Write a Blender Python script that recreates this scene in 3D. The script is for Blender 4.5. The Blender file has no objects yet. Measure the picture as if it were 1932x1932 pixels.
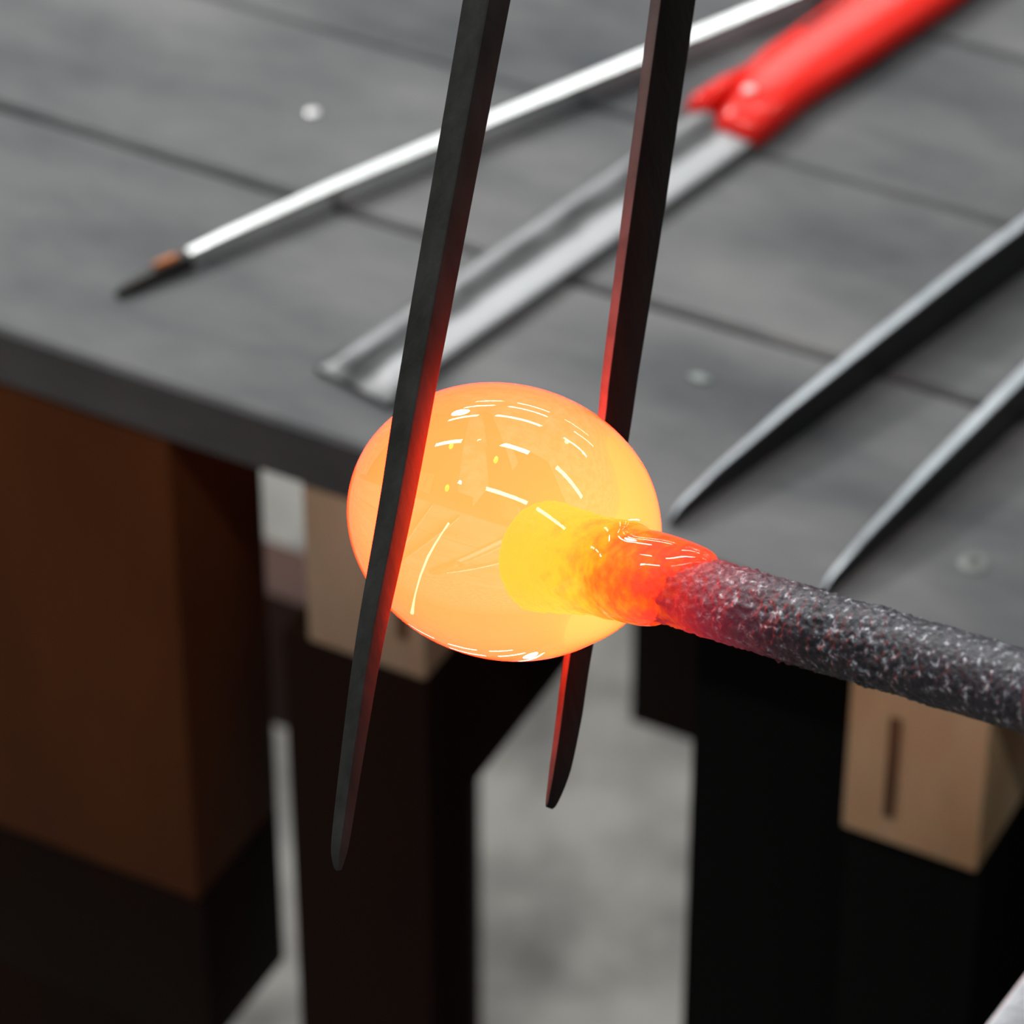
import bpy, bmesh, math, random
import numpy as np
from mathutils import Vector, Matrix, noise

random.seed(4)
S = bpy.context.scene
COL = S.collection

# ------------------------------------------------------------------ camera
PITCH = math.radians(38.6)          # looking down at the bench
cd = bpy.data.cameras.new('camera')
cam = bpy.data.objects.new('camera', cd)
COL.objects.link(cam)
cam.location = (0, 0, 1.605)
cam.rotation_euler = (math.pi / 2 - PITCH, 0, 0)
cd.sensor_width = 36
cd.lens = 144
cd.clip_start = 0.02
cd.clip_end = 60
cd.dof.use_dof = True
cd.dof.focus_distance = 0.684
cd.dof.aperture_fstop = 25
S.camera = cam

# ------------------------------------------------------------------ exposure
S.view_settings.view_transform = 'Standard'
S.view_settings.look = 'None'
S.view_settings.gamma = 1
S.view_settings.use_curve_mapping = False
S.view_settings.exposure = 0.0

# ------------------------------------------------------------------ world
w = bpy.data.worlds.new('workshop')
S.world = w
w.use_nodes = True
bg = w.node_tree.nodes['Background']
bg.inputs[0].default_value = (0.86, 0.93, 1.0, 1)
bg.inputs[1].default_value = 0.03

# ------------------------------------------------------------------ lamps
# rows of fluorescent tubes under the workshop ceiling, parallel to the bench
BA = math.radians(-27.8)            # bench azimuth
BU = Vector((math.cos(BA), math.sin(BA), 0))
BV = Vector((-math.sin(BA), math.cos(BA), 0))
TUBE_Z, TUBE_W, TUBE_L = 3.2, 0.15, 1.2
TUBE_RAD = 18.0                     # radiance of a tube
rows = {
    -0.53: [-2.55, -0.55, 1.02],
    1.08: [-2.85, -1.17, 0.87],
    2.75: [-3.2, -1.45, 0.3],
    4.4: [-3.6, -1.9, 0.2],
    6.1: [-4.2, -2.4, -0.6],
}
for rv, us in rows.items():
    for ru in us:
        ld = bpy.data.lights.new('fluorescent_tube', 'AREA')
        ld.shape = 'RECTANGLE'
        ld.size = TUBE_L
        ld.size_y = TUBE_W
        # left tubes set brighter so light and shadows lean across the bench
        skew = (1.65 if ru < -1 else 0.85 if ru < 0 else 0.75) * (1.15 if rv > 1 else 1.25)
        ld.energy = TUBE_RAD * skew * math.pi * TUBE_L * TUBE_W
        ld.color = (0.97, 1.0, 0.98)
        lo = bpy.data.objects.new('fluorescent_tube', ld)
        COL.objects.link(lo)
        p = BU * ru + BV * rv
        lo.location = (p.x, p.y, TUBE_Z)
        lo.rotation_euler = (0, 0, BA)

# unseen round lamp added past the left end for a falloff across the bench
ld = bpy.data.lights.new('added_left_lamp', 'AREA')
ld.shape = 'DISK'
ld.size = 0.16
ld.energy = 8.0
ld.color = (1.0, 0.98, 0.96)
lo = bpy.data.objects.new('added_left_lamp', ld)
COL.objects.link(lo)
lo.location = Vector((-0.07283, 0.92834, 1.75)) + BU * -0.75 + BV * 0.55
lo.rotation_euler = (Vector((-0.07283, 0.92834, 0.9)) + BV * 0.15 - lo.location).to_track_quat('-Z', 'Y').to_euler()


# ------------------------------------------------------------------ helpers
def tag(o, label=None, cat=None, kind=None, group=None):
    if label: o['label'] = label
    if cat: o['category'] = cat
    if kind: o['kind'] = kind
    if group: o['group'] = group
    return o


def empty(name, loc, rot=None):
    o = bpy.data.objects.new(name, None)
    COL.objects.link(o)
    o.empty_display_size = 0.02
    m = Matrix.Translation(Vector(loc))
    if rot is not None:
        m = m @ rot.to_4x4()
    o.matrix_world = m
    return o


def mesh_obj(name, verts, faces, mat, parent=None, smooth=False, bevel=0, segs=2, subsurf=0, angle=None):
    me = bpy.data.meshes.new(name)
    me.from_pydata([tuple(map(float, v)) for v in verts], [], faces)
    me.update()
    bm = bmesh.new()
    bm.from_mesh(me)
    bmesh.ops.recalc_face_normals(bm, faces=bm.faces)
    if bevel:
        bmesh.ops.bevel(bm, geom=[e for e in bm.edges if e.calc_face_angle(0) > 0.5], offset=bevel,
                        segments=segs, profile=0.6, affect='EDGES', clamp_overlap=True)
    if angle is not None:
        for f in bm.faces: f.smooth = True
        for e in bm.edges: e.smooth = e.calc_face_angle(0) < angle
    elif smooth:
        for f in bm.faces: f.smooth = True
    bm.to_mesh(me)
    bm.free()
    me.materials.append(mat)
    o = bpy.data.objects.new(name, me)
    COL.objects.link(o)
    if parent is not None:
        o.parent = parent
    if subsurf:
        m = o.modifiers.new('subdivision', 'SUBSURF')
        m.levels = m.render_levels = subsurf
    return o


def box_vf(x0, x1, y0, y1, z0, z1):
    v = [(x, y, z) for z in (z0, z1) for y in (y0, y1) for x in (x0, x1)]
    f = [(0, 2, 3, 1), (4, 5, 7, 6), (0, 1, 5, 4), (2, 6, 7, 3), (0, 4, 6, 2), (1, 3, 7, 5)]
    return v, f


def box(name, x0, x1, y0, y1, z0, z1, mat, parent=None, bevel=0.001, segs=2):
    v, f = box_vf(x0, x1, y0, y1, z0, z1)
    return mesh_obj(name, v, f, mat, parent, bevel=bevel, segs=segs, angle=0.6)


def loft(rings, close=True):
    n = len(rings[0])
    verts = [p for r in rings for p in r]
    faces = []
    for i in range(len(rings) - 1):
        for k in range(n):
            a, b = i * n + k, i * n + (k + 1) % n
            faces.append((a, b, b + n, a + n))
    if close:
        faces.append(tuple(range(n - 1, -1, -1)))
        faces.append(tuple(range((len(rings) - 1) * n, len(rings) * n)))
    return verts, faces


def rounded_rect(hw, hh, r, seg=3):
    """section points (x, y), counter-clockwise"""
    pts = []
    for cx, cy, a0 in ((hw - r, hh - r, 0), (-hw + r, hh - r, 90), (-hw + r, -hh + r, 180), (hw - r, -hh + r, 270)):
        for s in range(seg + 1):
            a = math.radians(a0 + 90 * s / seg)
            pts.append((cx + r * math.cos(a), cy + r * math.sin(a)))
    return pts


# ------------------------------------------------------------------ materials
def new_mat(name):
    m = bpy.data.materials.new(name)
    m.use_nodes = True
    nt = m.node_tree
    return m, nt, nt.nodes['Principled BSDF'], nt.nodes['Material Output']


def N(nt, t, **kw):
    n = nt.nodes.new(t)
    for k, v in kw.items():
        if k.startswith('_'):
            setattr(n, k[1:], v)
        else:
            n.inputs[k.replace('__', ' ')].default_value = v
    return n


def ramp(nt, stops, interp='LINEAR'):
    r = nt.nodes.new('ShaderNodeValToRGB')
    r.color_ramp.interpolation = interp
    el = r.color_ramp.elements
    while len(el) > 1: el.remove(el[-1])
    el[0].position = stops[0][0]
    el[0].color = (*stops[0][1], 1)
    for p, c in stops[1:]:
        e = el.new(p)
        e.color = (*c, 1)
    return r


def worn(name, dark, light, scale=30, rough=(0.4, 0.6), metallic=0.0, stretch=(1, 1, 1), bump=0.0, bump_scale=None,
         detail=6, spec=0.5, lo=0.3, hi=0.7):
    m, nt, p, out = new_mat(name)
    tc = N(nt, 'ShaderNodeTexCoord')
    mp = N(nt, 'ShaderNodeMapping')
    mp.inputs['Scale'].default_value = stretch
    nt.links.new(tc.outputs['Object'], mp.inputs['Vector'])
    nz = N(nt, 'ShaderNodeTexNoise', Scale=scale, Detail=detail, Roughness=0.6)
    nt.links.new(mp.outputs[0], nz.inputs['Vector'])
    r = ramp(nt, [(lo, dark), (hi, light)])
    nt.links.new(nz.outputs['Fac'], r.inputs['Fac'])
    nt.links.new(r.outputs['Color'], p.inputs['Base Color'])
    mr = N(nt, 'ShaderNodeMapRange')
    mr.inputs['To Min'].default_value, mr.inputs['To Max'].default_value = rough
    nt.links.new(nz.outputs['Fac'], mr.inputs['Value'])
    nt.links.new(mr.outputs[0], p.inputs['Roughness'])
    p.inputs['Metallic'].default_value = metallic
    p.inputs['Specular IOR Level'].default_value = spec
    if bump:
        n2 = N(nt, 'ShaderNodeTexNoise', Scale=bump_scale or scale * 4, Detail=5)
        nt.links.new(mp.outputs[0], n2.inputs['Vector'])
        b = N(nt, 'ShaderNodeBump', Strength=bump, Distance=0.001)
        nt.links.new(n2.outputs['Fac'], b.inputs['Height'])
        nt.links.new(b.outputs[0], p.inputs['Normal'])
    return m


M = {}
M['plank'] = worn('charcoal_bench_top', (0.058, 0.062, 0.068), (0.175, 0.174, 0.176), 17, (0.62, 0.8), stretch=(0.5, 1, 1), bump=0.3, bump_scale=120, detail=9, spec=0.3, lo=0.33, hi=0.67)
M['batten'] = worn('glow_tinted_pine', (0.58, 0.36, 0.19), (0.86, 0.62, 0.38), 26, (0.6, 0.8), stretch=(1, 1, 0.35), bump=0.2)  # orange of the gather's glow worked into this pine's colour
M['grey_batten'] = worn('greyed_pine', (0.56, 0.38, 0.24), (0.78, 0.56, 0.39), 26, (0.6, 0.8), stretch=(1, 1, 0.35), bump=0.2)
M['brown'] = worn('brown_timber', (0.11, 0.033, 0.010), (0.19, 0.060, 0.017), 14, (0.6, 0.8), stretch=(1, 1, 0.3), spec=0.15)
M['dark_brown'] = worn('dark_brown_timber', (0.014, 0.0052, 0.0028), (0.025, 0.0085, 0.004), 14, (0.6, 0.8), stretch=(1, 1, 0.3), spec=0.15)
M['rail'] = worn('reddish_timber', (0.06, 0.028, 0.022), (0.1, 0.05, 0.04), 14, (0.6, 0.8), stretch=(0.3, 1, 1), spec=0.2)
M['knot'] = worn('brown_knot', (0.12, 0.05, 0.02), (0.2, 0.09, 0.04), 60, (0.6, 0.8))
M['black_panel'] = worn('black_panel', (0.0025, 0.0025, 0.0025), (0.004, 0.004, 0.004), 20, (0.6, 0.8), spec=0.15)
M['wall'] = worn('grey_wall_paint', (0.1, 0.1, 0.1), (0.14, 0.14, 0.138), 2, (0.7, 0.9))
M['floor'] = worn('concrete', (0.10, 0.094, 0.088), (0.29, 0.277, 0.258), 9, (0.7, 0.9), lo=0.38, hi=0.62)
M['black_steel'] = worn('blackened_steel', (0.026, 0.0252, 0.0245), (0.054, 0.0528, 0.0515), 160, (0.42, 0.58), metallic=0.2, stretch=(1, 1, 0.3), bump=0.12, bump_scale=500, spec=0.35)
M['shaded_steel'] = worn('shaded_steel', (0.005, 0.005, 0.005), (0.012, 0.0115, 0.011), 160, (0.5, 0.65), stretch=(1, 1, 0.3), bump=0.3, bump_scale=500, spec=0.2)  # same steel darkened so the right blade stays shaded beside the glow
M['lit_edge'] = worn('lit_edge_steel', (0.08, 0.079, 0.076), (0.14, 0.137, 0.133), 120, (0.4, 0.55), metallic=0.3)  # lighter strip paints the light caught along the blade's edge
M['tool_steel'] = worn('dark_tool_steel', (0.025, 0.026, 0.028), (0.045, 0.046, 0.05), 60, (0.35, 0.5), metallic=0.6)
M['blade_back'] = worn('lit_back_steel', (0.26, 0.28, 0.3), (0.42, 0.44, 0.47), 50, (0.32, 0.44), metallic=0.9)  # bright colour paints the overhead light on the blade tops
M['silver'] = worn('polished_steel', (0.88, 0.9, 0.9), (0.94, 0.95, 0.95), 20, (0.27, 0.3), metallic=1.0)
M['scorched'] = worn('scorched_steel', (0.01, 0.01, 0.01), (0.03, 0.028, 0.026), 120, (0.5, 0.7), metallic=0.3)
M['rust'] = worn('orange_rust', (0.45, 0.13, 0.03), (0.7, 0.25, 0.08), 300, (0.7, 0.9))
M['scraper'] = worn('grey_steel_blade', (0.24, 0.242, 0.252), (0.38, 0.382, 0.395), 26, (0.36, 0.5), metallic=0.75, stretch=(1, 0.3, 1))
# shade in hollow and tip, highlight on raised parts, painted into the colour
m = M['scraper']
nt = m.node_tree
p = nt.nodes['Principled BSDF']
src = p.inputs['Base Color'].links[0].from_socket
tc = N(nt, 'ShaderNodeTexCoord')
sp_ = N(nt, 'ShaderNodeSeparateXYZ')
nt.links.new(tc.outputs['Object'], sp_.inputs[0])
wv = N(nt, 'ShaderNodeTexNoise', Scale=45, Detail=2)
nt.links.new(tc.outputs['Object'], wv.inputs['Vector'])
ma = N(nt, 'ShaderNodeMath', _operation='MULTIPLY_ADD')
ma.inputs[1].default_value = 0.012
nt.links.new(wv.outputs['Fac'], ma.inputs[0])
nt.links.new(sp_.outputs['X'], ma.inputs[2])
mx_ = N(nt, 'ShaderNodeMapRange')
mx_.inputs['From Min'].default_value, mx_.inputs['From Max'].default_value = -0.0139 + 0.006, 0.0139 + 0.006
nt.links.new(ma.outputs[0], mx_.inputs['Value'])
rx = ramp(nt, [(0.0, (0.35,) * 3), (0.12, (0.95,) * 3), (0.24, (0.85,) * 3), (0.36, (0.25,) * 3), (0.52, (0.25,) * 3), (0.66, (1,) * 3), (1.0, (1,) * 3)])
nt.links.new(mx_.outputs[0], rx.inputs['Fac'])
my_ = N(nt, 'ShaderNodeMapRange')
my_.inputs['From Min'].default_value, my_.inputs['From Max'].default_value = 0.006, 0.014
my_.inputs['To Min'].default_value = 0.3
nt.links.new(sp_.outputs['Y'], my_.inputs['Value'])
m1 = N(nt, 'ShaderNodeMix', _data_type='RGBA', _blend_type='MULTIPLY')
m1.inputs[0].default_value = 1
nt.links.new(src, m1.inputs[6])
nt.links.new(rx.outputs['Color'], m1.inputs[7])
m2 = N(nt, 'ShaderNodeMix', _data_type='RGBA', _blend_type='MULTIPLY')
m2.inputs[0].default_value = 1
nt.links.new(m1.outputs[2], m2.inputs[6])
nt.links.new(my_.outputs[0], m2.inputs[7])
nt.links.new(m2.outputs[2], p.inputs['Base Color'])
M['red'] = worn('red_plastic', (0.80, 0.020, 0.014), (0.90, 0.032, 0.022), 12, (0.16, 0.22), spec=0.16)
M['slot'] = worn('dark_slot', (0.03, 0.012, 0.012), (0.05, 0.02, 0.02), 50, (0.6, 0.8))
M['bright'] = worn('bright_steel', (0.5, 0.5, 0.5), (0.62, 0.62, 0.62), 200, (0.3, 0.4), metallic=0.6)
M['screw'] = worn('dull_screw', (0.11, 0.12, 0.115), (0.18, 0.19, 0.18), 400, (0.4, 0.6), metallic=0.4)
M['shaft'] = worn('grey_pipe', (0.06, 0.06, 0.075), (0.1, 0.1, 0.12), 200, (0.45, 0.6), metallic=0.4, bump=0.3, bump_scale=900)
M['cloth'] = worn('pale_cloth', (0.7, 0.7, 0.75), (0.82, 0.82, 0.87), 300, (0.8, 0.95), bump=0.5, bump_scale=900)
M['chip'] = worn('pale_chip', (0.18, 0.22, 0.205), (0.28, 0.33, 0.31), 300, (0.2, 0.4))

# molten glass: clear refracting surface, glow from the whole volume
HOT = (32.0, 0.80, 0.19)           # radiance of the deep glass
m, nt, p, out = new_mat('molten_glass')
nt.nodes.remove(p)
g = N(nt, 'ShaderNodeBsdfGlass', Roughness=0.0, IOR=1.5)
g.inputs['Color'].default_value = (1.0, 0.97, 0.93, 1)
nt.links.new(g.outputs[0], out.inputs['Surface'])
em = N(nt, "ShaderNodeEmission")
mx = max(HOT)

# yellower glow towards the neck stands in for the rod seen by refraction
tcg = N(nt, 'ShaderNodeTexCoord')
spg = N(nt, 'ShaderNodeSeparateXYZ')
nt.links.new(tcg.outputs['Object'], spg.inputs[0])
mg = N(nt, 'ShaderNodeMapRange')
mg.inputs['From Min'].default_value, mg.inputs['From Max'].default_value = 0.012, 0.030
nt.links.new(spg.outputs['Z'], mg.inputs['Value'])
rg = ramp(nt, [(0.0, (1, HOT[1] / max(HOT), HOT[2] / max(HOT))), (1.0, (1, 1.9 * HOT[1] / max(HOT), 1.25 * HOT[2] / max(HOT)))])
nt.links.new(mg.outputs[0], rg.inputs['Fac'])
nt.links.new(rg.outputs['Color'], em.inputs['Color'])
KAPPA = 24.0                       # absorption per metre: the hot glass is nearly opaque to its own glow
em.inputs['Strength'].default_value = mx * KAPPA
ab = N(nt, 'ShaderNodeVolumeAbsorption', Density=KAPPA)
ab.inputs['Color'].default_value = (0, 0, 0, 1)
av = nt.nodes.new('ShaderNodeAddShader')
nt.links.new(em.outputs[0], av.inputs[0])
nt.links.new(ab.outputs[0], av.inputs[1])
nt.links.new(av.outputs[0], out.inputs['Volume'])
M['glass'] = m

# hot iron: temperature falls along the rod (object z, metres from the gather's middle)
m, nt, p, out = new_mat('scaled_iron_rod')
tc = N(nt, 'ShaderNodeTexCoord')
sep = N(nt, 'ShaderNodeSeparateXYZ')
nt.links.new(tc.outputs['Object'], sep.inputs[0])
nz0 = N(nt, 'ShaderNodeTexNoise', Scale=420, Detail=2)
nt.links.new(tc.outputs['Object'], nz0.inputs['Vector'])
ad = N(nt, 'ShaderNodeMath', _operation='MULTIPLY_ADD')
mra = N(nt, 'ShaderNodeMapRange')
mra.inputs['From Min'].default_value, mra.inputs['From Max'].default_value = 0.040, 0.047
mra.inputs['To Min'].default_value, mra.inputs['To Max'].default_value = 0.026, 0.004
nt.links.new(sep.outputs['Z'], mra.inputs['Value'])
nt.links.new(mra.outputs[0], ad.inputs[1])
sb = N(nt, 'ShaderNodeMath', _operation='SUBTRACT')
sb.inputs[1].default_value = 0.25
nt.links.new(nz0.outputs['Fac'], sb.inputs[0])
nt.links.new(sb.outputs[0], ad.inputs[0])
nt.links.new(sep.outputs['Z'], ad.inputs[2])
mr = N(nt, 'ShaderNodeMapRange')
mr.inputs['From Min'].default_value = 0.0
mr.inputs['From Max'].default_value = 0.1
nt.links.new(ad.outputs[0], mr.inputs['Value'])
r = ramp(nt, [(0.0, (1.0, 0.66, 0.004)), (0.24, (1.0, 0.55, 0.004)), (0.33, (1.0, 0.32, 0.004)), (0.41, (1.0, 0.10, 0.002)), (0.475, (0.55, 0.016, 0.014)),
              (0.52, (0.24, 0.010, 0.022)), (0.60, (0.07, 0.005, 0.012)), (0.68, (0.012, 0.001, 0.003)), (0.76, (0, 0, 0))])
nt.links.new(mr.outputs[0], r.inputs['Fac'])
nt.links.new(r.outputs['Color'], p.inputs['Emission Color'])
p.inputs['Emission Strength'].default_value = 1.0
nz = N(nt, 'ShaderNodeTexNoise', Scale=760, Detail=3, Roughness=0.65, Distortion=0.4)
nt.links.new(tc.outputs['Object'], nz.inputs['Vector'])
r2 = ramp(nt, [(0.40, (0.028, 0.027, 0.034)), (0.56, (0.058, 0.057, 0.07)), (0.65, (0.32, 0.33, 0.37)), (0.74, (0.9, 0.92, 0.95))])
nt.links.new(nz.outputs['Fac'], r2.inputs['Fac'])
# base colour darkened where the iron glows, so it reflects less light
mb = N(nt, 'ShaderNodeMapRange')
mb.inputs['From Min'].default_value, mb.inputs['From Max'].default_value = 0.042, 0.060
mb.inputs['To Min'].default_value, mb.inputs['To Max'].default_value = 0.0, 1.0
nt.links.new(sep.outputs['Z'], mb.inputs['Value'])
hm = N(nt, 'ShaderNodeMix', _data_type='RGBA')
hm.inputs[6].default_value = (0.012, 0.010, 0.009, 1)
nt.links.new(mb.outputs[0], hm.inputs[0])
nt.links.new(r2.outputs['Color'], hm.inputs[7])
nt.links.new(hm.outputs[2], p.inputs['Base Color'])
p.inputs['Metallic'].default_value = 0.12
p.inputs['Roughness'].default_value = 0.5
nb = N(nt, 'ShaderNodeTexNoise', Scale=1100, Detail=4)
nt.links.new(tc.outputs['Object'], nb.inputs['Vector'])
b = N(nt, 'ShaderNodeBump', Strength=0.6, Distance=0.0006)
nt.links.new(nb.outputs['Fac'], b.inputs['Height'])
nt.links.new(b.outputs[0], p.inputs['Normal'])
M['rod'] = m

m, nt, p, out = new_mat('glint_glow')
p.inputs['Base Color'].default_value = (0.9, 0.7, 0.4, 1)
p.inputs['Emission Color'].default_value = (1, 0.85, 0.45, 1)
p.inputs['Emission Strength'].default_value = 1.1
M['glint'] = m
m, nt, p, out = new_mat('hot_seed')
p.inputs['Base Color'].default_value = (0.9, 0.6, 0.1, 1)
p.inputs['Emission Color'].default_value = (1, 0.74, 0.12, 1)
p.inputs['Emission Strength'].default_value = 1.0
M['seed'] = m

# ------------------------------------------------------------------ floor
room = dict(floor=(-6, 6, -4, 9, -0.1, 0.0), ceiling=(-6, 6, -4, 9, 3.3, 3.4), wall_left=(-6.1, -6, -4, 9, 0, 3.3), wall_right=(6, 6.1, -4, 9, 0, 3.3),
            wall_back=(-6, 6, 9, 9.1, 0, 3.3), wall_front=(-6, 6, -4.1, -4, 0, 3.3))
for nm in ('ceiling', 'wall_left', 'wall_right', 'wall_back', 'wall_front'):
    tag(mesh_obj(nm, *box_vf(*room[nm]), M['wall']), 'plain grey painted workshop ' + nm.replace('_', ' '), kind='structure')
fl = mesh_obj('floor', *box_vf(*room['floor']), M['floor'])
tag(fl, 'grey mottled concrete workshop floor below the bench', kind='structure')

# ------------------------------------------------------------------ workbench
BO = Vector((-0.07283, 0.92834, 0.0))                 # front edge, on the floor
BROT = Matrix.Rotation(BA, 3, 'Z')
bench = empty('workbench', BO, BROT)
tag(bench, 'charcoal plank workbench on timber supports behind the glowing glass', 'workbench')
TOP, UND = 0.900, 0.880
U0, U1 = -0.215, 0.48


def plank(v0, v1, seed):
    """board with slightly wavy worn long edges"""
    n = 70
    xs = np.linspace(U0, U1, n)
    prof = [(0, UND), (0, TOP - 0.0012), (0.0012, TOP), (1, TOP), (2, TOP - 0.0012), (2, UND)]
    rings = []
    for i, x in enumerate(xs):
        def wv(s): return 0.0011 * noise.noise((x * 16 + seed, s * 7.7, seed))
        a = v0 + (wv(0) if v0 > 0.01 else 0.25 * wv(0))
        c = v1 + wv(1)
        rings.append([(x, a, UND), (x, a, TOP - 0.0015), (x, a + 0.0015, TOP), (x, (a + c) / 2, TOP), (x, c - 0.0015, TOP), (x, c, TOP - 0.0015), (x, c, UND)])
    v, f = loft(rings)
    return mesh_obj('plank', v, f, M['plank'], bench, angle=0.5)


p1 = plank(0.0, 0.0992, 1)
p2 = plank(0.1014, 0.1865, 2)
p3 = plank(0.1872, 0.2752, 3)
p4 = plank(0.2765, 0.365, 4)

# screw and nail heads sunk in the boards
def disc(name, u, v, r, z0, h, mat, parent, hole=0.0):
    n = 28
    rings = []
    prof = [(r, -0.002), (r, h * 0.6), (r * 0.88, h)] + ([(hole * 1.15, h), (hole, h * 0.2), (hole * 0.6, -0.0006)] if hole else [(r * 0.3, h * 1.1)])
    for rr, hh in prof:
        rings.append([(u + rr * math.cos(2 * math.pi * k / n), v + rr * math.sin(2 * math.pi * k / n), z0 + hh) for k in range(n)])
    vv, ff = loft(rings)
    return mesh_obj(name, vv, ff, mat, parent, angle=0.9)


tag(disc('nail_head', -0.0638, 0.1429, 0.0023, TOP, 0.0005, M['bright'], p2), 'small bright nail head')
tag(disc('screw_head', 0.207, 0.0327, 0.0044, TOP, 0.0005, M['screw'], p1, 0.0016), 'dull round screw head with a dark centre')

# battens whose sawn ends show under the front edge
BDEP = 0.355
def batten(u0, u1, z0, mat, v0=0.001):
    return box('batten', u0, u1, v0, BDEP, z0, UND, M[mat], bench, 0.0012)
b2 = batten(0.0135, 0.0533, 0.8197, 'grey_batten')
b3 = batten(0.1860, 0.2270, 0.8197, 'batten')
# knot streak on the right batten's end
box('crack', 0.1985, 0.2015, -0.0002, 0.004, 0.830, 0.866, M['knot'], b3, 0.0004)
box('crack', 0.0445, 0.0475, -0.0002, 0.004, 0.834, 0.852, M['knot'], b2, 0.0004)
# middle leg with a beam behind it
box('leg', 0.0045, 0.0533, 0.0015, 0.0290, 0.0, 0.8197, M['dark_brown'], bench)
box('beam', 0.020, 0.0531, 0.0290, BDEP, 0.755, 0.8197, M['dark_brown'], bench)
# hanging brown cupboard at the left
cup = box('cupboard', U0 + 0.01, -0.0318, 0.0015, 0.052, 0.692, UND, M['brown'], bench)
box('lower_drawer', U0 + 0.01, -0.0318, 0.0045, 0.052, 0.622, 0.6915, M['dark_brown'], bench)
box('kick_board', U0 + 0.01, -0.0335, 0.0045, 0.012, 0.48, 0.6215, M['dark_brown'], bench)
# far side: rail, hanging panel, legs
box('rail', U0, -0.120, 0.300, 0.330, 0.468, 0.540, M['rail'], bench)
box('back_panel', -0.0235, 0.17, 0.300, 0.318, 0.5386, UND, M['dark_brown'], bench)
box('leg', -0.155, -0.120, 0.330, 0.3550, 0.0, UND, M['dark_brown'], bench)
# black panels at the right
box('side_panel', 0.126, 0.1855, 0.030, 0.29, 0.0, UND, M['black_panel'], bench)
box('leg', 0.1860, 0.2270, 0.006, 0.06, 0.0, 0.8197, M['black_panel'], bench)
box('front_panel', 0.2275, U1, 0.10, 0.115, 0.0, UND, M['black_panel'], bench)

# ------------------------------------------------------------------ things on the bench (bench frame: u, v, height)
def on_bench(name, u, v, z=TOP, ang=0.0):
    loc = BO + BU * u + BV * v + Vector((0, 0, z))
    return empty(name, loc, Matrix.Rotation(BA + ang, 3, 'Z'))


# 1. polished steel pick
pick = on_bench('steel_pick', -0.0651, 0.0294, ang=math.atan2(0.237, 0.109))
tag(pick, 'long polished steel pick with a scorched pointed tip lying on the bench', 'tool')
def pick_ring(x, hw, top, off=0.0):
    return [(x, off - hw, 0.0003), (x, off + hw, 0.0003), (x, off + hw, top - 0.0012), (x, off + hw - 0.0009, top),
            (x, off - hw + 0.0009, top), (x, off - hw, top - 0.0012)]
def bend(x): return 0.0008 * math.sin(min(x, 0.261) / 0.261 * math.pi)
rs = [pick_ring(x, hw, t, bend(x)) for x, hw, t in [(0.026, 0.0020, 0.0054), (0.04, 0.00226, 0.0062), (0.08, 0.00265, 0.0072), (0.14, 0.00289, 0.0072), (0.22, 0.00296, 0.0072), (0.292, 0.00296, 0.0072)]]
mesh_obj('shaft', *loft(rs), M['silver'], pick, angle=0.5)
rs = [pick_ring(x, hw, t, bend(x)) for x, hw, t in [(0.0, 0.0010, 0.0024), (0.003, 0.0018, 0.0034), (0.012, 0.0023, 0.0044), (0.026, 0.0024, 0.0054)]]
tip = mesh_obj('tip', *loft(rs), M['scorched'], pick, angle=0.5)
tag(tip, 'scorched black tip')
rs = [[(x, bend(x) + 0.0002 + y * w, 0.0048 + h) for y, h in ((-1, -0.0006), (1, -0.0006), (0.7, 0.0012), (-0.7, 0.0012))] for x, w in ((0.0135, 0.0004), (0.016, 0.0011), (0.020, 0.0012), (0.0225, 0.0005))]
tag(mesh_obj('rust_patch', *loft(rs), M['rust'], tip, smooth=True), 'orange rust patch')

# 2. flat scraper with red handle
scr = on_bench('scraper', 0.0190, 0.0219, ang=math.atan2(0.168, 0.0357) - math.pi / 2)
tag(scr, 'flat grey steel scraper with a glossy red handle lying on the bench', 'tool')
W = 0.0139
# section across the blade: ground left edge, smooth hollow, raised right part; bevelled tip
def blade_z(x, y):
    f = x / W
    z = 0.0046
    z -= 0.0022 * math.exp(-((f + 0.12) / 0.26) ** 2)                 # hollow
    if f < -0.6: z -= 0.0028 * ((-0.6 - f) / 0.4) ** 1.5              # left edge ground down
    if f > 0.9: z -= 0.0006 * ((f - 0.9) / 0.1) ** 2
    tipf = min(1.0, y / (0.010 + 0.012 * max(0.0, 1 - abs(f + 0.1) * 1.2)))
    return 0.0020 + (z - 0.0020) * (tipf * (2 - tipf))
rs = []
for y in [0.0, 0.0008, 0.002, 0.004, 0.006, 0.009, 0.012, 0.016, 0.022, 0.03, 0.05, 0.08, 0.12, 0.15, 0.176]:
    top = [(x, y, blade_z(x, y)) for x in [W - 2 * W * k / 30 for k in range(31)]]
    rs.append([(-W, y, 0.0004), (W, y, 0.0004)] + top)
mesh_obj('blade', *loft(rs), M['scraper'], scr, angle=0.9)
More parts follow.
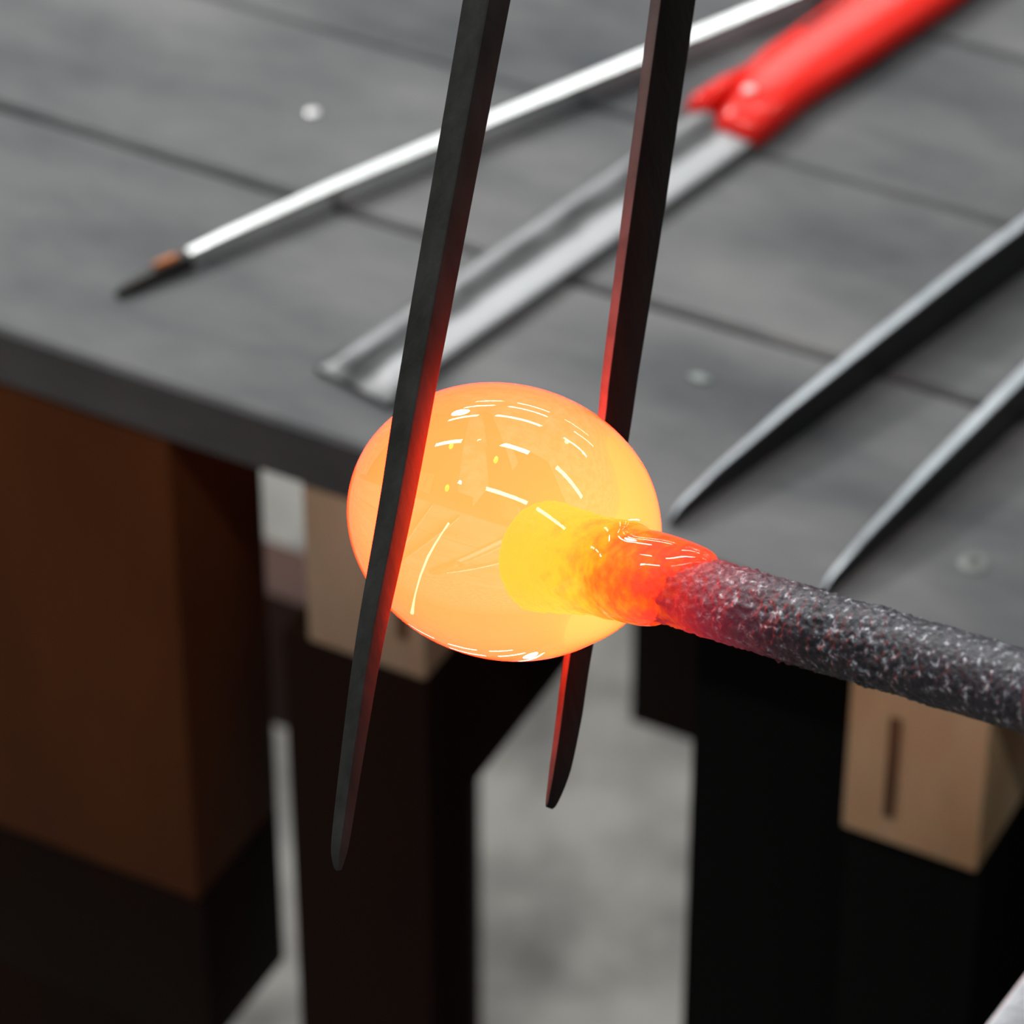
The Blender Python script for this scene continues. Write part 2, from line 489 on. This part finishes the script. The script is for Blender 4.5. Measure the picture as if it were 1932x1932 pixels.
# handle: rounded grip with a forked front end
def grip_ring(y, x0, x1, h, r=0.0035):
    hw, cx, ring = (x1 - x0) / 2, (x0 + x1) / 2, []
    for k in range(28):
        a = 2 * math.pi * k / 28
        c, s_ = math.cos(a), math.sin(a)
        px = hw * math.copysign(abs(c) ** 0.62, c)
        pz = h / 2 * math.copysign(abs(s_) ** (0.75 if s_ > 0 else 0.4), s_)
        ring.append((cx + px, y, 0.0002 + h / 2 + pz))
    return ring
rs = [grip_ring(y, x0, x1, h) for y, x0, x1, h in [(0.170, 0.0005, 0.0128, 0.0065), (0.172, -0.0010, 0.0146, 0.0085), (0.180, -0.0030, 0.0152, 0.0100), (0.190, -0.0062, 0.0145, 0.0104),
                                                 (0.200, -0.0112, 0.0138, 0.0104), (0.212, -0.0128, 0.0142, 0.0104), (0.235, -0.0130, 0.0150, 0.0106), (0.27, -0.0140, 0.0158, 0.0110), (0.32, -0.0145, 0.016, 0.0112), (0.34, -0.012, 0.0135, 0.009)]]
handle = mesh_obj('handle', *loft(rs), M['red'], scr, smooth=True)
rs = [grip_ring(y, x0, x1, h, 0.002) for y, x0, x1, h in [(0.174, -0.0142, -0.0085, 0.0058), (0.177, -0.0146, -0.0070, 0.0078), (0.190, -0.0140, -0.0072, 0.0080), (0.200, -0.0120, -0.0080, 0.0076)]]
mesh_obj('prong', *loft(rs), M['red'], handle, smooth=True)
box('slot', -0.0085, -0.0062, 0.226, 0.252, 0.0085, 0.01085, M['slot'], handle, 0.0005)
rs = [[(0.0010 + r_ * math.cos(2 * math.pi * k / 20), 0.1860 + r_ * math.sin(2 * math.pi * k / 20), z) for k in range(20)] for r_, z in ((0.0022, 0.0095), (0.0022, 0.0108), (0.0016, 0.0113))]  # small bright disc on the grip
tag(mesh_obj('spot', *loft(rs), M['bright'], handle, smooth=False, angle=0.7), 'bright round spot')

# 3. second pair of jacks lying at the right
jk = on_bench('jacks', 0.127, 0.0085)
tag(jk, 'dark steel jacks with two long tapering blades lying on the bench at right', 'tool')
def lying_blade(tip_uv, dir_uv, length, top_w):
    o = Vector((tip_uv[0] - 0.127, tip_uv[1] - 0.0085))
    d = Vector(dir_uv).normalized()
    nrm = Vector((d.y, -d.x))              # towards the right
    rs, back = [], []
    for s, h, hw in [(0, 0.0030, 0.0003), (0.004, 0.0055, 0.0005), (0.02, 0.0088, 0.0008), (0.05, 0.0122, 0.0013), (0.09, 0.0150, 0.0016), (0.13, 0.0172, 0.0017), (0.2, 0.019, 0.0018), (length, 0.020, 0.0018)]:
        c = o + d * s
        hw *= top_w
        ring = []
        for x, z in ((-hw, 0.0003), (hw, 0.0003), (hw * 1.1, h * 0.55), (hw, h - 0.0006), (-hw, h - 0.0006)):
            q = c + nrm * x
            ring.append((q.x, q.y, z))
        rs.append(ring)
        rb = []
        for x, z in ((-hw, h - 0.0006), (hw, h - 0.0006), (hw * 0.8, h), (-hw * 0.8, h + 0.0001)):
            q = c + nrm * x
            rb.append((q.x, q.y, z))
        back.append(rb)
    bl = mesh_obj('blade', *loft(rs), M['tool_steel'], jk, angle=0.5)
    tag(mesh_obj('blade_back', *loft(back), M['blade_back'], bl, angle=0.5), 'back edge of the blade, brightened as if lit')
    e = o + d * length
    return e, d
ea, da = lying_blade((0.127, 0.0085), (0.0372, 0.152), 0.27, 1.0)
eb, db = lying_blade((0.1766, -0.0005), (0.0162, 0.100), 0.27, 1.25)
# spring bow joining the arms beyond the picture
rs = []
mid = (ea + eb) / 2
dm = (da + db).normalized()
rad = (eb - ea).length / 2
for k in range(17):
    a = math.pi * k / 16
    c = mid + (ea - mid) * math.cos(a) + dm * (0.09 * math.sin(a))
    tdir = (-(ea - mid) * math.sin(a) + dm * (0.09 * math.cos(a))).normalized()
    nn = Vector((tdir.y, -tdir.x))
    rs.append([(c.x + nn.x * x, c.y + nn.y * x, z) for x, z in ((-0.0014, 0.002), (0.0014, 0.002), (0.0014, 0.018), (-0.0014, 0.018))])
mesh_obj('spring_bow', *loft(rs), M['tool_steel'], jk, angle=0.7)

# 4. a pale glass chip on the front board
chip = on_bench('glass_chip', 0.1046, 0.0734)
tag(chip, 'tiny pale glass chip lying on the charcoal plank beside the steel jacks', 'chip')
rs = [[(0.0034 * k * math.cos(a) + 0.0006 * math.sin(3 * a), 0.0017 * k * math.sin(a), z) for a in [2 * math.pi * i / 9 for i in range(9)]] for k, z in ((1, 0.0002), (1.0, 0.0006), (0.55, 0.0010))]
shard = mesh_obj('shard', *loft(rs), M['chip'], chip, angle=0.4)

# ------------------------------------------------------------------ punty rod with the glowing gather
AX = Vector((0.70954, -0.65474, 0.26053)).normalized()
E1 = Vector((0.14851, 0.50036, 0.85299))
E1 = (E1 - AX * E1.dot(AX)).normalized()
E2 = AX.cross(E1)
PR = Matrix((E1, E2, AX)).transposed()
PO = Vector((-0.00163, 0.54441, 1.16496))
punty = empty('punty_rod', PO, PR)
tag(punty, 'iron punty rod with a glowing orange gather of molten glass on its end', 'glassblowing rod')
RR = 0.0063

# scaled iron shaft
nseg, nlen = 150, 330
T0, T1 = 0.0085, 0.1185
rings = []
for i in range(-8, nlen + 1):
    if i < 0:
        a = (8 + i) / 8 * math.pi / 2
        t, k = T0 - 0.0028 * math.cos(a), 0.35 + 0.65 * math.sin(a)
    else:
        t, k = T0 + (T1 - T0) * i / nlen, 1.0
    ring = []
    for j in range(nseg):
        a = 2 * math.pi * j / nseg
        q = Vector((math.cos(a) * RR, math.sin(a) * RR, t))
        d = 0.00016 * noise.noise(q * 420) + 0.00034 * noise.noise(q * 1000) + 0.00030 * noise.noise(q * 150)
        fl_ = noise.noise(q * 900 + Vector((7, 3, 1)))
        d += 0.00035 * max(0.0, fl_ - 0.25) * 2
        fade = 0.5 if t < 0.04 else (1.0 if t < 0.085 else max(0.35, 1 - (t - 0.085) / 0.03))
        rr = RR * k + d * fade
        ring.append((math.cos(a) * rr, math.sin(a) * rr, t))
    rings.append(ring)
mesh_obj('shaft', *loft(rings), M['rod'], punty, smooth=True)
# smoother grey pipe it is welded to
rings = []
for t, rr in ((0.1165, 0.0060), (0.1168, 0.0066), (0.1180, 0.00685), (0.13, 0.0070), (0.2, 0.0071), (0.5, 0.0071), (0.502, 0.0066)):
    rings.append([(rr * math.cos(2 * math.pi * j / 64), rr * math.sin(2 * math.pi * j / 64), t) for j in range(64)])
tag(mesh_obj('pipe', *loft(rings), M['shaft'], punty, angle=0.6), 'smoother grey pipe end')

# gather
GA, GB = 0.0300, 0.02355
GOFF = Vector((-0.00145, 0.54605, 1.16701)) - PO
gx, gy, gz = GOFF.dot(E1), GOFF.dot(E2), GOFF.dot(AX)
TEND = 0.0430
nseg = 128
prof = []
for k in range(1, 61):
    a = math.pi * k / 60 * 0.90
    prof.append(gz - GA * math.cos(a))
tcut = prof[-1]
prof = [t for t in prof if t < 0.029]
t = 0.029
while t < TEND - 0.0016:
    prof.append(t)
    t += 0.0007
end = [(TEND - 0.0016, 1.0), (TEND - 0.0008, 1.0), (TEND - 0.0002, 0.97), (TEND, 0.90)]
rings = []
def gather_ring(t, scale=1.0):
    x = (t - gz) / GA
    r1 = GB * math.sqrt(max(0.0, 1 - x * x))
    x2 = min(1.0, max(0.0, (t - 0.032) / (TEND - 0.032)))
    rc = (0.0062 + 0.0019 * math.sqrt(max(0.0, 1 - x2 * x2))) if t > 0.018 else 0.0
    r = (r1 ** 7 + rc ** 7) ** (1 / 7)
    s = min(1, max(0, (t - 0.018) / 0.014)); s = s * s * (3 - 2 * s)
    sh = min(1, max(0, (t - 0.030) / 0.010))
    ring = []
    for j in range(nseg):
        a = 2 * math.pi * j / nseg
        rr = r * scale
        if t > 0.029:
            rr += (0.0003 * noise.noise((math.cos(a) * 2.2, math.sin(a) * 2.2, t * 160)) + 0.0006 * math.cos(a) * (1 - x2)) * sh
        ring.append((gx * (1 - s) + rr * math.cos(a), gy * (1 - s) + rr * math.sin(a), t + sh * (0.0040 * math.cos(a) + 0.0009 * math.sin(3 * a + 1))))
    return ring
tipz = gz - GA
rings.append([(gx + 0.0006 * math.cos(2 * math.pi * j / nseg), gy + 0.0006 * math.sin(2 * math.pi * j / nseg), tipz + 0.00001) for j in range(nseg)])
for t in prof: rings.append(gather_ring(t))
for t, s in end: rings.append(gather_ring(t, s))
gather = mesh_obj('gather', *loft(rings), M['glass'], punty, smooth=True)
tag(gather, 'glowing orange gather of clear molten glass')

# glowing streak standing in for a reflection, and a few glowing seeds
TH = [((-0.01342, 0.01709, -0.00199), (-0.681, 0.732, -0.041)), ((-0.00941, 0.0201, 0.00101), (-0.51, 0.859, 0.037)), ((-0.00574, 0.02172, 0.00316), (-0.355, 0.93, 0.094)),
      ((-0.00216, 0.02254, 0.00502), (-0.203, 0.969, 0.143)), ((0.00039, 0.0227, 0.00642), (-0.095, 0.979, 0.18)), ((0.00262, 0.02257, 0.00759), (0.001, 0.977, 0.212)), ((0.00422, 0.02233, 0.00839), (0.07, 0.97, 0.234))]
rings = []
for i, (q, nn) in enumerate(TH):
    q, nn = Vector(q), Vector(nn)
    tdir = (Vector(TH[min(i + 1, 6)][0]) - Vector(TH[max(i - 1, 0)][0])).normalized()
    sd = tdir.cross(nn).normalized()
    r0 = (0.00034, 0.00014, 0.00018, 0.00022, 0.00017, 0.00013, 0.0002)[i]
    rings.append([q + nn * 0.00005 + sd * r0 * math.cos(2 * math.pi * k / 8) + nn * r0 * math.sin(2 * math.pi * k / 8) for k in range(8)])
tag(mesh_obj('glint_streak', *loft(rings), M['glint'], gather, smooth=True), 'fine glowing streak imitating a reflection on the gather')
for q, nn, r0, el in (((0.01629, 0.01887, 0.00278), (0.583, 0.808, 0.084), 0.00042, 1.5), ((0.00973, 0.02174, 0.00602), (0.306, 0.937, 0.17), 0.00040, 1.6), ((0.01574, 0.01697, 0.01164), (0.576, 0.749, 0.326), 0.0004, 1.7),
                      ((0.02009, 0.00682, 0.01762), (0.8, 0.318, 0.508), 0.0004, 1.0), ((0.01875, 0.00523, 0.02032), (0.759, 0.252, 0.6), 0.00025, 1.0)):
    q, nn = Vector(q), Vector(nn)
    rings = []
    for i in range(7):
        b_ = math.pi * (i + 0.4) / 6.8
        rings.append([q - nn * 0.0004 + Vector((math.cos(b_) * el, math.sin(b_) * math.cos(2 * math.pi * k / 10), math.sin(b_) * math.sin(2 * math.pi * k / 10))) * r0 for k in range(10)])
    mesh_obj('seed', *loft(rings), M['seed'] if el > 1 else M['glint'], gather, smooth=True)

# ------------------------------------------------------------------ tongs (jacks) closing on the gather
LB = [(-0.00052, 0.58797, 1.26922, 0.00892), (-0.00417, 0.57673, 1.25193, 0.00821), (-0.01494, 0.54311, 1.20340, 0.00690),
      (-0.01907, 0.52918, 1.18435, 0.00612), (-0.02339, 0.51630, 1.16661, 0.00499), (-0.02611, 0.50537, 1.15292, 0.00412),
      (-0.02830, 0.49553, 1.14060, 0.00324), (-0.02873, 0.49307, 1.13752, 0.00210), (-0.02865, 0.49214, 1.13635, 0.00088)]
RB = [(0.03120, 0.63455, 1.24261, 0.00897), (0.02850, 0.62056, 1.22509, 0.00841), (0.02326, 0.59725, 1.19589, 0.00785),
      (0.01925, 0.57976, 1.17398, 0.00682), (0.01766, 0.57218, 1.16449, 0.00635), (0.01149, 0.54770, 1.13382, 0.00505),
      (0.01018, 0.54188, 1.12652, 0.00486), (0.00860, 0.53605, 1.11922, 0.00411), (0.00719, 0.53255, 1.11484, 0.00252),
      (0.00654, 0.53156, 1.11360, 0.00131)]
FRONT = Vector((0, -0.7815, 0.6239))         # the flats are set square to this direction


def tong_blade(pts, rot, aspect, bev):
    pts = [(Vector(q[:3]), q[3]) for q in pts]
    # straight shank going on above
    up = (pts[0][0] - pts[1][0]).normalized()
    pts = [(pts[0][0] + up * 0.16, pts[0][1] * 1.05)] + pts
    # resample so the curve is smooth
    out = []
    n = len(pts)
    for i in range(n - 1):
        p0, p1_, p2_, p3_ = pts[max(i - 1, 0)], pts[i], pts[i + 1], pts[min(i + 2, n - 1)]
        st = 6 if i else 3
        for s in range(st):
            f = s / st
            c = p1_[0].lerp(p2_[0], f)
            if i:
                c = 0.5 * ((2 * p1_[0]) + (p2_[0] - p0[0]) * f + (2 * p0[0] - 5 * p1_[0] + 4 * p2_[0] - p3_[0]) * f * f + (3 * p1_[0] - p0[0] - 3 * p2_[0] + p3_[0]) * f ** 3)
            out.append((c, p1_[1] * (1 - f) + p2_[1] * f))
    out.append(pts[-1])
    ca, sa = abs(math.cos(rot)), abs(math.sin(rot))
    rings, edge = [], []
    for i, (c, wd) in enumerate(out):
        tdir = (out[min(i + 1, len(out) - 1)][0] - out[max(i - 1, 0)][0]).normalized()
        side = tdir.cross(FRONT).normalized()      # right-hand side seen from the front
        if side.x < 0: side = -side
        fr = side.cross(tdir).normalized()
        if fr.dot(FRONT) < 0: fr = -fr
        # rectangle a x b turned by rot whose seen width is wd
        a = wd / (ca + aspect * sa)
        b_ = a * aspect
        wob = 1 + 0.012 * noise.noise(c * 140)
        ring = []
        for px, py in rounded_rect(a / 2 * wob, b_ / 2, bev * a, 3):
            x = px * math.cos(rot) - py * math.sin(rot)
            y = px * math.sin(rot) + py * math.cos(rot)
            ring.append(c + side * x + fr * y)
        rings.append(ring)
        er = []
        for px, py in ((-a * 0.44, b_ / 2 - 0.0003), (a * 0.44, b_ / 2 - 0.0003), (a * 0.44, b_ / 2 + 0.00002), (a * 0.3, b_ / 2 + 0.00012), (-a * 0.3, b_ / 2 + 0.00012), (-a * 0.44, b_ / 2 + 0.00002)):
            er.append(c + side * (px * math.cos(rot) - py * math.sin(rot)) + fr * (px * math.sin(rot) + py * math.cos(rot)))
        edge.append(er)
    return rings, edge, out[0][0], up


tongs_o = Vector(LB[0][:3]) * 0.5 + Vector(RB[0][:3]) * 0.5
tongs = empty('glass_jacks', tongs_o)
tag(tongs, 'blackened steel jacks squeezing the glowing glass between two upright tapering blades', 'tool')
LB = [(x, y + 0.0003, z - 0.0003, w_) for x, y, z, w_ in LB]
lr, le, ltop, lup = tong_blade(LB, math.radians(40), 1.0, 0.10)
RB = [(x, y + 0.0023, z - 0.0018, w_) for x, y, z, w_ in RB]
rr_, re_, rtop, rup = tong_blade(RB, math.radians(31), 5.5, 0.2)
for rings, edge, mt in ((lr, None, 'black_steel'), (rr_, re_, 'shaded_steel')):
    v, f = loft([[q - tongs_o for q in r] for r in rings])
    bl = mesh_obj('blade', v, f, M[mt], tongs, angle=0.45)
    if edge:
        v, f = loft([[q - tongs_o for q in r] for r in edge[:-2]])
        tag(mesh_obj('edge', v, f, M['lit_edge'], bl, angle=0.5), 'narrow grey edge of the blade, lightened to look lit')
# spring bow above the picture
rs = []
mid, dm = (ltop + rtop) / 2, (lup + rup).normalized()
hv = ltop - mid
for k in range(17):
    a = math.pi * k / 16
    c = mid + hv * math.cos(a) + dm * (0.08 * math.sin(a)) - dm * 0.012
    tdir = (-hv * math.sin(a) + dm * (0.08 * math.cos(a))).normalized()
    s1 = hv.cross(dm).normalized()
    s2 = s1.cross(tdir)
    rs.append([c - tongs_o + s1 * x + s2 * y for x, y in ((-0.006, -0.0013), (0.006, -0.0013), (0.006, 0.0013), (-0.006, 0.0013))])
mesh_obj('spring_bow', *loft(rs), M['black_steel'], tongs, angle=0.7)

# ------------------------------------------------------------------ pale cloth at the lower right corner
ed = Vector((0.0053, 0.0044, 0.0055)).normalized()
c0 = Vector((0.0673, 0.3958, 1.2034))
outd = Vector((1, 0, 0)) - ed * ed.x
outd = (outd - FRONT * outd.dot(FRONT)).normalized()
outd = (outd - ed * outd.dot(ed)).normalized()
nrm = ed.cross(outd)
cloth = empty('cloth', c0)
tag(cloth, 'pale grey cloth whose edge shows in the lower right corner', 'cloth')
rs = []
for i in range(41):
    s = (i - 32) * 0.0033
    ring = []
    for k in range(28):
        a = 2 * math.pi * k / 28
        endk = math.sqrt(max(0.02, 1 - max(0.0, (abs(i - 20) - 15) / 5.2) ** 2))
        r1 = 0.05 + 0.0006 * noise.noise((s * 60, math.cos(a) * 2, math.sin(a) * 2))
        fold = 0.004 * math.sin(s * 70 + math.cos(a) * 2) * (1 - abs(math.cos(a)))
        q = ed * s + outd * (0.025 - 0.5 * r1 * math.cos(a) * (1 if math.cos(a) > 0 else endk)) + nrm * ((0.005 * math.sin(a) * r1 / 0.05) * endk + fold)
        ring.append(q)
    rs.append(ring)
mesh_obj('fold', *loft(rs), M['cloth'], cloth, smooth=True)
